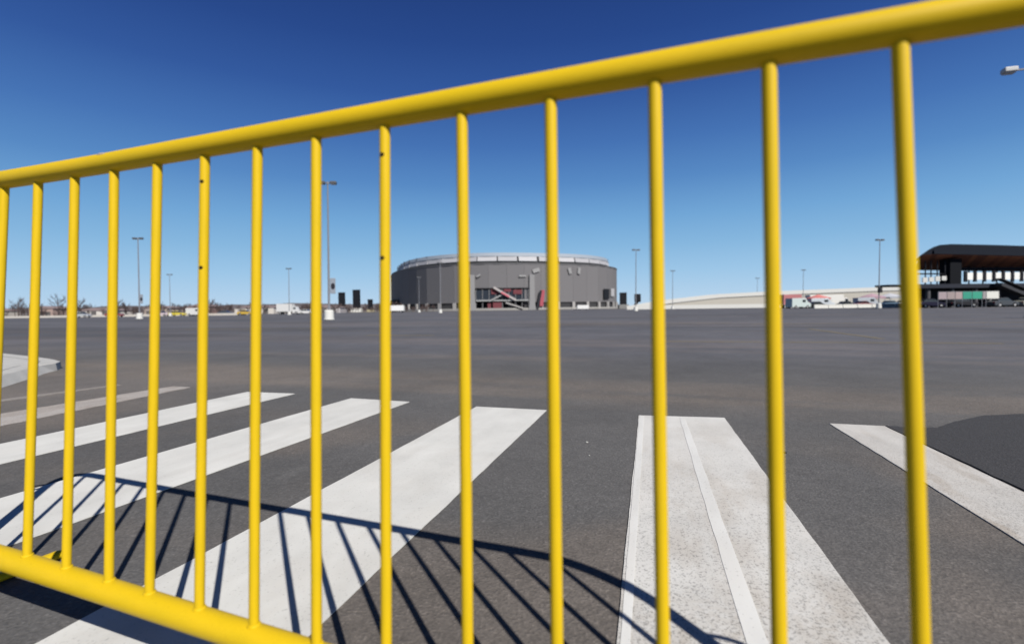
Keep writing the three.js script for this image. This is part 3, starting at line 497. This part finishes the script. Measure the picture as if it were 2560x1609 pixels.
// ---------------------------------------------------------------- far left: low buildings, bare trees, hills
const bc = [[0.42, 0.39, 0.36], [0.30, 0.22, 0.2], [0.5, 0.47, 0.44], [0.36, 0.3, 0.27], [0.24, 0.16, 0.15], [0.46, 0.43, 0.4], [0.33, 0.31, 0.32]];
const bl = ['pale shed at the far left horizon left of every other one', 'brown brick shed right of the leftmost pale shed', 'long cream warehouse on the left horizon', 'tan shed right of the cream warehouse', 'dark red brick shed left of the signed lamp post', 'pale hall behind the bright yellow car', 'grey shed on the horizon left of the tallest lamp post'];
[[-232, 16, 3.6], [-207, 12, 4.4], [-182, 20, 3.0], [-158, 12, 3.8], [-138, 11, 4.4], [-112, 20, 3.4], [-82, 16, 3.0]].forEach(([x, w, h], i) => {
  const o = thing('shed', bl[i], 'building', [x * 1.15, -0.3, -250 - 8 * hash(i, 4)], 0.1 * (hash(i, 6) - 0.5), 'low sheds on the left horizon');
  part('wall', bb(w, h, 12), mat(...bc[i].map((c) => c * 1.25), 0.9), o);
  part('roof', new THREE.ExtrudeGeometry(new THREE.Shape([new THREE.Vector2(-w / 2 - 0.4, 0), new THREE.Vector2(0, 1.4), new THREE.Vector2(w / 2 + 0.4, 0)]), { depth: 12.6, bevelEnabled: false }).translate(0, h, -6.3), mat(0.26, 0.2, 0.2, 0.8), o);
  for (let k = 0; k < 3; k++) part('door', bb(2.6, 2.8, 0.2, (k - 1) * w / 3.4, 0, 6.05), mat(0.12, 0.11, 0.11, 0.7), o);
});
const barkM = mat(0.085, 0.06, 0.055, 1), twigM = mat(0.13, 0.092, 0.088, 1, { side: THREE.DoubleSide });
function bareTree(x, z, h, s, out) {
  const R = h * 0.34, tg = [], y0 = -0.3;
  tg.push(cyl(h * 0.028, h * 0.008, h * 0.8, x, y0, z, 5));
  const br = [];
  for (let k = 0; k < 9; k++) {
    const a = hash(k, s) * 6.28, y = h * (0.28 + 0.5 * k / 9), L = R * (1.1 - 0.5 * k / 9), up = L * (0.6 + 0.5 * hash(k, s + 1));
    const d = new THREE.Vector3(Math.cos(a) * L, up, Math.sin(a) * L), g = new THREE.CylinderGeometry(h * 0.004, h * 0.011, d.length(), 4).translate(0, d.length() / 2, 0);
    g.applyQuaternion(new THREE.Quaternion().setFromUnitVectors(new THREE.Vector3(0, 1, 0), d.clone().normalize())).translate(x, y0 + y, z); tg.push(g);
    for (let j = 0; j < 16; j++) {
      const f = 0.25 + 0.75 * hash(j, s + k), px = x + d.x * f, py = y0 + y + d.y * f, pz = z + d.z * f, q = h * 0.17, w = h * 0.012;
      const e = [(hash(j, k, s) - 0.5) * q * 1.6, q * (0.3 + hash(j, k, s + 2)), (hash(j, k, s + 3) - 0.5) * q * 1.6], t = [px - w, py, pz, px + w, py, pz + w, px + e[0], py + e[1], pz + e[2]];
      br.push(...t);
    }
  }
  out.wood.push(...tg.map((g) => g.toNonIndexed())); out.twig.push(...br);
}
const twigGeo = (a) => { const g = new THREE.BufferGeometry(); g.setAttribute('position', new THREE.Float32BufferAttribute(a, 3)); g.computeVertexNormals(); return g; };
{
  const out = { wood: [], twig: [] };
  for (let i = 0; i < 420; i++) { const x = -340 + i * 0.7 + rr(-1, 1), z = -rr(238, 300); bareTree(x, z, (3.4 + 4.6 * hash(i, 8) ** 2 + 1.2 * noise(i * 0.1, 2, 5)) * (1 - 0.35 * i / 420), i * 5 + 3, out); }
  const o = thing('treeline', 'row of bare brown trees and scrub along the left horizon', 'trees'); o.userData.kind = 'stuff';
  part('trunks', out.wood, barkM, o).userData.kind = 'stuff'; part('twigs', twigGeo(out.twig), twigM, o).userData.kind = 'stuff';
}
[[-246, 10.5, 'tall bare tree on the left horizon beside the leftmost barrier bar'], [-226, 11.5, 'tallest bare tree on the left horizon'], [-215, 9.5, 'bare tree just right of the tallest one on the horizon'], [-196, 8.8, 'lone bare tree standing above the cream warehouse'], [-150, 8.2, 'bare tree at the foot of the faint lamp post']].forEach(([x, h, l], i) => {
  const out = { wood: [], twig: [] }; bareTree(0, 0, h, 900 + i * 31, out);
  const o = thing('bare_tree', l, 'tree', [x, 0, -245], 0, 'bare trees on the left horizon'); part('trunk', out.wood, barkM, o); part('crown', twigGeo(out.twig), twigM, o);
});
{ // low wooded hills far away
  const n = 90, pos = [], idx = [];
  for (let i = 0; i <= n; i++) { const x = -4200 + 4000 * i / n, h = 44 * step(1, 0.86, i / n) * (0.62 + 0.5 * fbm(i * 0.13, 1, 4)) + 4; pos.push(x, -0.3, -2550, x, h, -2700, x, -0.3, -3200); }
  for (let i = 0; i < n; i++) { const a = i * 3; idx.push(a, a + 3, a + 1, a + 1, a + 3, a + 4, a + 1, a + 4, a + 2, a + 2, a + 4, a + 5); }
  const g = new THREE.BufferGeometry(); g.setAttribute('position', new THREE.Float32BufferAttribute(pos, 3)); g.setIndex(idx); g.computeVertexNormals();
  struct('hills', g, mat(0.13, 0.115, 0.12, 1), 'low brown wooded hills on the left horizon');
}
renderer.render(scene, camera);
